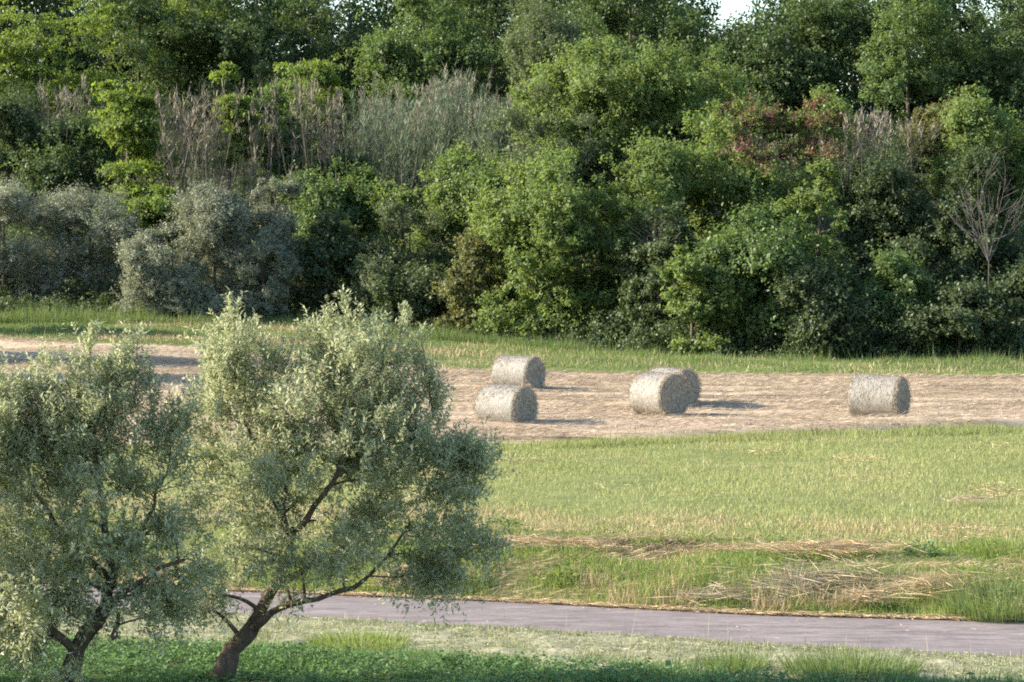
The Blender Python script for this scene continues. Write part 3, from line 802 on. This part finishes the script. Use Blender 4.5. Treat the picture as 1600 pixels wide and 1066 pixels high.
shrub('thin leafy sapling at the foot of the big reed bed', 'bright', 628, 240, 350, 70, 10, 2800, dense=.7)
shrub('bright leaved bush at the right foot of the reed bed', 'bright', 715, 240, 340, 110, 9, 6500)
shrub('dull grey green bush under the thin leafy sapling', 'grey', 640, 325, 470, 130, 5, 9000)
shrub('low grey green bush in shade right of the olive top', 'grey', 590, 390, 510, 110, 1.5, 8000)
shrub('dark low bush left of the yellowish bush', 'shade', 680, 400, 530, 110, 2, 8000)
shrub('yellowish brown bush left of the big front tree', 'rust', 745, 368, 520, 110, 2, 9000)
shrub('bright leafy bush with a rounded top between front tree and dark hedge', 'bright', 1080, 395, 555, 105, 1.5, 12000, spiky=.6, lobes=9)
shrub('dark glossy bush with lit left leaves below the rusty crowned tree', 'mid', 1190, 345, 550, 160, 3, 16000)
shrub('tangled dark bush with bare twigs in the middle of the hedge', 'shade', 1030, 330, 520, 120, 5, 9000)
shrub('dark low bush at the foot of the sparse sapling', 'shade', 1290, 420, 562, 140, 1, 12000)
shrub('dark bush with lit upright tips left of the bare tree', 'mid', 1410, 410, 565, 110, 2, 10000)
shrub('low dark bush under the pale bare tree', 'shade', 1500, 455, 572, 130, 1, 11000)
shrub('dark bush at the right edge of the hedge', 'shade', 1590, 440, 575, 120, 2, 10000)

# bare tree and bare sapling
def bare(label, px, py0, tips, t, seed, r=.07):
    R = rng(seed); d = 130.0
    for _ in range(6): d = float(b_wood((px - 800) / F * d)) + t
    b = at(px, py0, d); b[2] = float(ground(b[0], b[1]))
    root = empty('bare_tree', b); tag(root, label, 'tree', 'bare trees in the hedge')
    fork = at(px, py0 - 60, d)
    lines = [(smooth_line([b - np.array([0, 0, .1]), (b + fork) / 2 + R.normal(0, .05, 3), fork], 8), np.linspace(r, r * .75, 8))]
    tw = []
    for (qx, qy, dd) in tips:
        e = at(qx, qy, d + dd); m1 = fork + (e - fork) * .4 + R.normal(0, .28, 3) + np.array([0, 0, .15]); m2 = fork + (e - fork) * .72 + R.normal(0, .22, 3)
        P = smooth_line([fork, m1, m2, e], 12); lines.append((P, np.linspace(r * .7, r * .18, 12)))
        for _ in range(8):
            i = R.integers(3, 11); ln = R.uniform(.5, 1.3)
            dr = unit(e - fork) + R.normal(0, .5, 3); q = P[i] + dr * ln
            tw.append((smooth_line([P[i], (P[i] + q) / 2 + R.normal(0, .08, 3), q], 5), np.linspace(r * .3, .01, 5)))
    link('trunk', tubes('trunk', lines + tw, b, 6, .15, seed), M['dead_wood'], root)
bare('pale leafless tree with forked upright branches near the right edge', 1545, 470, [(1500, 290, 0), (1528, 265, .5), (1550, 255, -.5), (1572, 280, .3), (1590, 320, -.4), (1490, 340, .4), (1560, 320, -.8), (1512, 330, .3), (1580, 350, .5)], 4.4, 71, .028)
bare('grey dead branches showing between the front tree and the leafy bush', 1030, 455, [(1015, 350, 0), (1040, 345, .3), (1055, 372, -.3), (1000, 380, .1), (1060, 345, .2), (1025, 335, -.2)], 4.4, 73, .014)

# canes on the slope
def reeds(label, x0, x1, yt, yb, t, n, dry, seed, leafy=16, hvar=.15):
    R = rng(seed); Bs = Leaves(); B = Leaves()
    px = R.uniform(x0, x1, n * 2); px = px[(vnoise(px, px * 0, 13, seed + 7) + R.normal(0, .12, n * 2)) > .47][:n]; n = len(px)
    d = float(b_wood((((x0 + x1) / 2) - 800) / F * 155)) + t + R.normal(0, 2.2, n)
    env = .42 + .50 * vnoise(px, px * 0, (x1 - x0) / 4, seed) + .30 * vnoise(px, px * 0, 7, seed + 5) - .2 * np.abs((px - (x0 + x1) / 2) / (x1 - x0) * 2) ** 3
    d = d + R.normal(0, 2.0, n)
    yy = yb + (yt - yb) * np.minimum(env, 1.08) * (1 - np.abs(R.normal(0, hvar, n)))
    top = at(px, yy, d); b = at(px, yb + R.uniform(-5, 60, n), d)
    gz = ground(b[:, 0], b[:, 1]); b[:, 2] = np.maximum(np.minimum(b[:, 2], top[:, 2] - 1), gz - .1)
    b[:, 0] += R.normal(0, .3, n); top[:, 0] += R.normal(.1, .6, n) + .8 * (vnoise(px, px * 0, 18, seed + 1) - .5)
    L = np.linalg.norm(top - b, axis=1)
    cn = R.normal(0, 1, (n, 3)); cn[:, 2] = 0
    Bs.add(b, top - b, cn, L, .032, R.random(n) * .6, .2, .3)
    Bs.add(b, top - b, np.roll(cn, 1, 1) * np.array([1, 1, 0]) + .1, L, .032, R.random(n) * .6, .2, .3)
    k = np.repeat(np.arange(n), leafy); m = len(k)
    f = R.uniform(.22 if not dry else .45, 1.0, m)
    P = b[k] + (top - b)[k] * f[:, None]
    a = R.uniform(0, 6.283, m)
    D = np.stack([np.cos(a) * .6, np.sin(a) * .6, R.normal(.8, .6, m)], -1)
    B.add(P, D, R.normal(0, .3, (m, 3)) + np.array([0, 0, 1.]), R.uniform(.3, .7, m), .042, np.clip(R.random(m) * .6 + .4 * R.random(n)[k], 0, 1), .15, .35)
    # plumes
    kk = np.where(R.random(n) < .4)[0]; kp = np.repeat(kk, 16); mp_ = len(kp)
    D = unit(top - b)[kp] + R.normal(0, .22, (mp_, 3))
    Pp = top[kp] + R.normal(0, .05, (mp_, 3)) - np.array([0, 0, .7]) * R.random((mp_, 1))
    Bs.add(Pp, D, R.normal(0, 1, (mp_, 3)), R.uniform(.2, .5, mp_), .045, R.random(mp_) * .4 + .6)
    root = empty('reed_bed', (float(b[:, 0].mean()), float(b[:, 1].mean()), float(b[:, 2].min())))
    o = np.array(root.location)
    tag(root, label, 'reeds', kind='stuff')
    link('stalks', Bs.mesh('stalks', o), M['reed_dry'], root)
    link('leaves', B.mesh('leaves', o), M['reed_dry' if dry else 'reed'], root)
reeds('left part of the tall grey green reed bed, leaning to the left', 545, 640, 100, 300, 21, 200, False, 81, 54)
reeds('tallest middle part of the grey green reed bed with pale plumes', 625, 735, 85, 320, 20, 300, False, 86, 60, .18)
reeds('right part of the grey green reed bed beside the grey green tree', 725, 825, 110, 280, 22, 200, False, 87, 56)
reeds('sparse purplish dry reeds on the slope at the left', 240, 545, 110, 290, 17, 240, True, 82, 14, .28)
reeds('grey dead canes between the rusty crowned tree and the right trees', 1300, 1425, 158, 265, 16, 150, True, 83, 6)
reeds('few dry canes beside the leaning locust on the left', 55, 165, 120, 230, 23, 60, True, 84, 6, .25)

# leafy undergrowth of the slope
B = Leaves(); n = 400000; R = rng(95); nc = 2300
cx = R.uniform(-44, 44, nc); t_ = 1.2 + 52 * R.random(nc) ** 1.1; cy = b_wood(cx) + t_
cz = ground(cx, cy) + (.4 + 2.6 * vnoise(cx, cy, 4.0, 91) * sstep(0, 9, t_)) * R.random(nc) ** .7
e = 520; ex = R.uniform(-40, 42, e); et = R.uniform(.2, 4.5, e); ey = b_wood(ex) + et
ez = ground(ex, ey) + (.2 + 1.5 * vnoise(ex, ey, 2.0, 96) * sstep(0, 3, et) * np.where(ex < -7, .55, 1.2)) * R.random(e)
cx = np.concatenate([cx, ex]); cy = np.concatenate([cy, ey]); cz = np.concatenate([cz, ez]); nc += e; n += 90000
cr_ = np.concatenate([R.uniform(.5, 1.3, nc - e), R.uniform(.3, .8, e)]); k = R.integers(0, nc, n); C = np.stack([cx, cy, cz], -1)
u = unit(R.normal(0, 1, (n, 3))); u[:, 2] = np.abs(u[:, 2]) - .25
P = C[k] + u * (cr_[k] * R.random(n) ** .4)[:, None]
B.add(P, np.cross(u, R.normal(0, 1, (n, 3))), u * .6 + R.normal(0, .4, (n, 3)) + np.array([0, 0, .5]), .16, .10, np.clip(.5 * R.random(n) + .5 * R.random(nc)[k], 0, 1))
stuff('undergrowth', B, M['shade'], 'dense dark undergrowth covering the slope between the trees', 'undergrowth')
# the rest of the wood behind the crest, seen only as a mass through gaps
B = Leaves(); n = 560000; R2 = rng(93); nc = 2100
cx = R2.uniform(-50, 50, nc); cy = b_wood(cx) + R2.uniform(54, 72, nc)
gap = sstep(3.2, 1.2, np.abs(cx - 335 / F * cy)) + sstep(1.6, .6, np.abs(cx - 725 / F * cy)) + sstep(2.0, .8, np.abs(cx + 285 / F * cy))
hz = ground(cx, cy) + .3 + (12.5 + 3 * vnoise(cx, cx * 0, 4, 4)) * R2.random(nc) ** 1.05
hz = np.where(R2.random(nc) < gap, np.minimum(hz, CAMZ + 8.4 + 2.2 * R2.random(nc)), hz)
k = R2.integers(0, nc, n); C = np.stack([cx, cy, hz], -1)
u = unit(R2.normal(0, 1, (n, 3)))
P = C[k] + u * (R2.uniform(1.2, 2.4, nc)[k] * R2.random(n) ** .4)[:, None]
B.add(P, np.cross(u, R2.normal(0, 1, (n, 3))), u * .6 + R2.normal(0, .5, (n, 3)) + np.array([0, 0, .5]), .3, .18, np.clip(.5 * R2.random(n) + .5 * R2.random(nc)[k], 0, 1))
stuff('wood_beyond', B, M['oak'], 'dark mass of woodland behind the crest of the slope', 'woodland')
# wood carrying on past the left edge of the view: it shades the foot of the left shrubs
plant('dark round tree of the wood just beyond the left edge', 'oak', -130, 190, 430, 170, 10, 7000, group=G_T)
plant('broad tree at the edge of the wood just beyond the left edge', 'mid', -215, 275, 500, 170, -6, 11000, group=G_T)
plant('spreading tree on the stubble beyond the left edge', 'mid', -350, 185, 590, 320, 0, 22000, dfix=113, group=G_T)

plant('second spreading tree on the stubble beyond the left edge, nearer the road', 'mid', -450, 200, 600, 320, 0, 18000, dfix=104, group=G_T)

# ------------------------------------------------------------------ olive trees
def olive(label, basepx, d, limbs, lobes, shoots, ntw, seed, trunk_r):
    R = rng(seed); s = d / F
    b = at(*basepx, d); b[2] = float(ground(b[0], b[1]))
    root = empty('olive_tree', b); tag(root, label, 'olive tree', 'olive trees by the road')
    lines = []; nodes = []; nr = []
    for pts, r0, r1 in limbs:
        P = np.array([at(px, py, d + dd) for px, py, dd in pts])
        if pts[0][:2] == basepx: P[0] = b - np.array([0, 0, .1])
        P = smooth_line(P, 5 * len(pts)); P += (np.stack([vnoise(np.arange(len(P)), 0 * P[:, 0] + q_, 2.3, seed) - .5 for q_ in (3, 17, 31)], -1) * .11) * np.minimum(np.arange(len(P)) / 4, 1)[:, None]
        tt_ = np.linspace(0, 1, len(P)); rr = (r1 + (r0 - r1) * (1 - tt_) ** (1.9 if r0 > .12 else 1.2)) * (1 + .07 * np.sin(np.arange(len(P)) * .9 + seed))
        lines.append((P, rr)); nodes.append(P[3:]); nr.append(rr[3:])
    main = list(lines); nodes = np.concatenate(nodes); nr = np.concatenate(nr)
    # clumps
    C = []; rad = []; wts = []
    ctr = np.mean([at(l[0], l[1], d) for l in lobes], 0)
    for (cx, cy, rx, ry, dens, dd) in lobes:
        m = max(6, int(dens * rx * ry / 250))
        u = R.normal(0, .50, (m, 3)); u *= np.minimum(1, 1.25 / (np.linalg.norm(u, axis=1) + 1e-6))[:, None]
        c = at(cx, cy, d + dd) + u * np.array([rx * s, min(1.25, .5 * (rx + ry) * s), ry * s])
        C.append(c); rad.append(R.uniform(.12, .36, m))
    for (qx, qy, dd) in shoots: pass
    C = np.concatenate(C); rad = np.concatenate(rad)
    q3 = vnoise(C[:, 0] + .7 * C[:, 1], C[:, 2], .34, seed + 9)
    keep = (C[:, 2] > b[2] + .15) & (q3 > R.uniform(.15, .42, len(C))); C = C[keep]; rad = rad[keep]
    tw = []
    for c in C[np.argsort(np.min(np.linalg.norm(C[:, None] - nodes[None], axis=2), 1))]:
        dist = np.linalg.norm(nodes - c, axis=1) + 1.2 * np.maximum(nodes[:, 2] - c[2] + .1, 0)
        i = int(np.argmin(dist)); st = nodes[i]; ln = np.linalg.norm(c - st)
        m = (st + c) / 2 + np.array([0, 0, .12]) * ln + R.normal(0, .08, 3) * ln
        Q = bez(st, m, c, 6); r0 = min(max(nr[i] * .6, .008), .04); q = np.linspace(r0, max(.4 * r0, .004), 6)
        tw.append((Q, q)); nodes = np.concatenate([nodes, Q[1:]]); nr = np.concatenate([nr, q[1:]])
    # leafy twigs
    B = Leaves(); stems = []
    k = R.integers(0, len(C), ntw)
    S = C[k] + unit(R.normal(0, 1, (ntw, 3))) * (rad[k] * R.random(ntw) ** .6)[:, None]
    up = np.clip((S[:, 2] - ctr[2]) / 1.3 + .55, .12, 1.6)
    dr = unit(unit(S - ctr) * .55 + R.normal(0, .55, (ntw, 3)) + np.array([0, 0, 1.]) * up[:, None])
    ln = R.uniform(.18, .42, ntw) * (1 + .7 * (R.random(ntw) < .25))
    for (qx, qy, dd) in shoots:       # upright shoots that break the outline
        m = 30; e = at(qx, qy - 6, d + dd)
        hz_ = R.uniform(.15, 1.1, m); S2 = e + np.stack([R.normal(0, .05, m) + R.normal(0, .12, m) * hz_, R.normal(0, .15, m) * hz_, -hz_], -1)
        S = np.concatenate([S, S2]); dr = np.concatenate([dr, unit(R.normal(0, .28, (m, 3)) + np.array([0, 0, 1.]))])
        ln = np.concatenate([ln, R.uniform(.2, .4, m)])
        st = nodes[int(np.argmin(np.linalg.norm(nodes - (e - np.array([0, 0, .9])), axis=1)))]
        tw.append((bez(st, (st + e) / 2 + R.normal(0, .05, 3), e, 6), np.linspace(.012, .003, 6)))
    nt_ = len(S); per = 16
    k = np.repeat(np.arange(nt_), per); m = len(k)
    f = np.tile(np.linspace(.05, 1, per), nt_)
    bend = np.array([0, 0, -.12]) * (f ** 2)[:, None] * ln[k][:, None]
    P = S[k] + dr[k] * (ln[k] * f)[:, None] + bend
    side = unit(np.cross(dr[k], R.normal(0, 1, (m, 3))))
    D = dr[k] * R.uniform(.3, .9, m)[:, None] + side
    Nn = dr[k] * .5 - side * .3 + np.array([-.35, -.25, .7]) + R.normal(0, .45, (m, 3))
    tint = R.random(nt_)[k]
    B.add(P, D, Nn, R.uniform(.062, .118, m), R.uniform(.021, .031, m), np.clip(.55 * R.random(m) + .45 * tint, 0, 1), .12)
    twg = Leaves(); a0 = R.normal(0, 1, (nt_, 3))
    twg.add(S, dr, a0, ln, .007, R.random(nt_), .1); 
    link('trunk', tubes('trunk', main + tw, b, 9, .2, seed), M['olive_bark'], root)
    link('crown', B.mesh('crown', b), M['olive'], root)
    return root

olive('olive tree with a forked leaning trunk and open silvery crown, beside the road', (340, 1078), 40.0,
      [([(340, 1078, 0), (360, 1030, 0), (388, 988, 0), (430, 915, .1), (452, 850, .2), (440, 800, .1), (452, 740, 0), (470, 660, 0)], .185, .025),
       ([(388, 992, 0), (420, 965, -.2), (470, 940, -.3), (545, 918, -.2), (590, 885, 0), (640, 820, .2)], .066, .018),
       ([(432, 915, .1), (480, 890, .3), (530, 860, .5), (580, 800, .6), (610, 720, .5)], .055, .015),
       ([(448, 845, .2), (490, 800, -.3), (530, 730, -.5), (555, 640, -.4)], .06, .018),
       ([(440, 800, .1), (410, 740, .3), (385, 660, .3), (368, 570, .2)], .05, .014)],
      [(372, 620, 42, 95, 1, .2), (530, 620, 100, 95, 1.1, 0), (615, 620, 50, 75, 1, .2), (480, 700, 145, 100, 1.1, 0), (630, 715, 90, 95, .9, 0),
       (690, 790, 65, 65, .75, -.2), (725, 735, 40, 30, .3, 0), (410, 790, 75, 70, .9, .2), (560, 820, 110, 55, .8, .1), (720, 860, 35, 40, .5, -.1), (330, 770, 40, 80, .5, .2), (335, 640, 40, 80, .7, .3), (300, 760, 40, 70, .4, .3), (560, 690, 90, 70, .9, .2), (690, 700, 60, 50, .7, .3), (645, 885, 45, 25, .35, 0), (430, 895, 70, 45, .45, -.6), (520, 850, 80, 40, .5, -.7), (345, 880, 45, 60, .4, .3), (360, 930, 45, 60, .25, .3), (690, 900, 45, 25, .3, 0)],
      [(365, 472, .1), (348, 495, .3), (385, 505, 0), (540, 462, 0), (562, 480, .3), (520, 490, -.2), (634, 490, .2), (655, 520, 0), (495, 488, .1), (470, 510, .2), (600, 500, -.1), (440, 540, 0), (330, 540, .1), (655, 560, 0), (580, 495, 0)],
      5300, 61, .2)
olive('dense olive tree cut by the left edge, trunk leaning right', (95, 1068), 38.5,
      [([(95, 1068, 0), (120, 1020, 0), (160, 950, 0), (175, 880, .1), (160, 800, .1), (150, 720, 0), (145, 640, 0)], .17, .025),
       ([(140, 985, 0), (185, 935, -.2), (240, 895, -.3), (290, 870, -.3)], .07, .02),
       ([(175, 880, .1), (215, 840, .3), (240, 780, .3), (268, 715, .2)], .05, .012),
       ([(165, 900, 0), (110, 850, .4), (60, 780, .5), (30, 700, .4)], .06, .016),
       ([(185, 960, -.1), (175, 1000, -.3), (180, 985, -.4)], .03, .015),
       ([(120, 1020, 0), (50, 960, -.4), (-20, 900, -.5), (-70, 820, -.3)], .07, .018)],
      [(60, 700, 105, 105, 1, 0), (130, 650, 75, 80, 1, .1), (195, 610, 45, 55, .9, .2), (0, 670, 60, 70, 1, 0), (-60, 760, 110, 140, 1, 0), (110, 800, 125, 100, 1, 0),
       (270, 695, 40, 55, .75, .2), (215, 815, 80, 65, .8, .1), (50, 910, 115, 85, 1, -.2), (-40, 970, 100, 75, 1, -.2), (275, 850, 45, 45, .5, 0), (20, 1010, 80, 50, 1, -.5), (60, 1045, 60, 25, .8, -.6), (220, 920, 60, 40, .5, -.2), (235, 720, 35, 60, .3, .2), (265, 930, 40, 40, .3, 0)],
      [(140, 512, .1), (130, 545, 0), (215, 520, .1), (200, 545, .2), (105, 575, 0), (170, 560, .1), (85, 600, 0), (5, 590, 0), (-10, 620, .1), (40, 610, .1), (265, 625, .1), (235, 570, .2), (60, 590, 0)],
      5500, 62, .17)
olive('olive tree standing just beyond the left edge of the view', (-330, 1075), 39.5,
      [([(-330, 1075, 0), (-320, 1000, 0), (-300, 900, 0), (-310, 780, 0), (-300, 660, 0)], .18, .03),
       ([(-320, 1000, 0), (-400, 900, .3), (-440, 780, .3)], .09, .02), ([(-318, 980, 0), (-250, 880, -.3), (-210, 780, -.3)], .09, .02)],
      [(-300, 650, 150, 110, 1, 0), (-420, 760, 120, 120, 1, 0), (-230, 760, 110, 120, 1, 0), (-310, 820, 180, 100, 1, 0)], [], 1800, 63, .18)
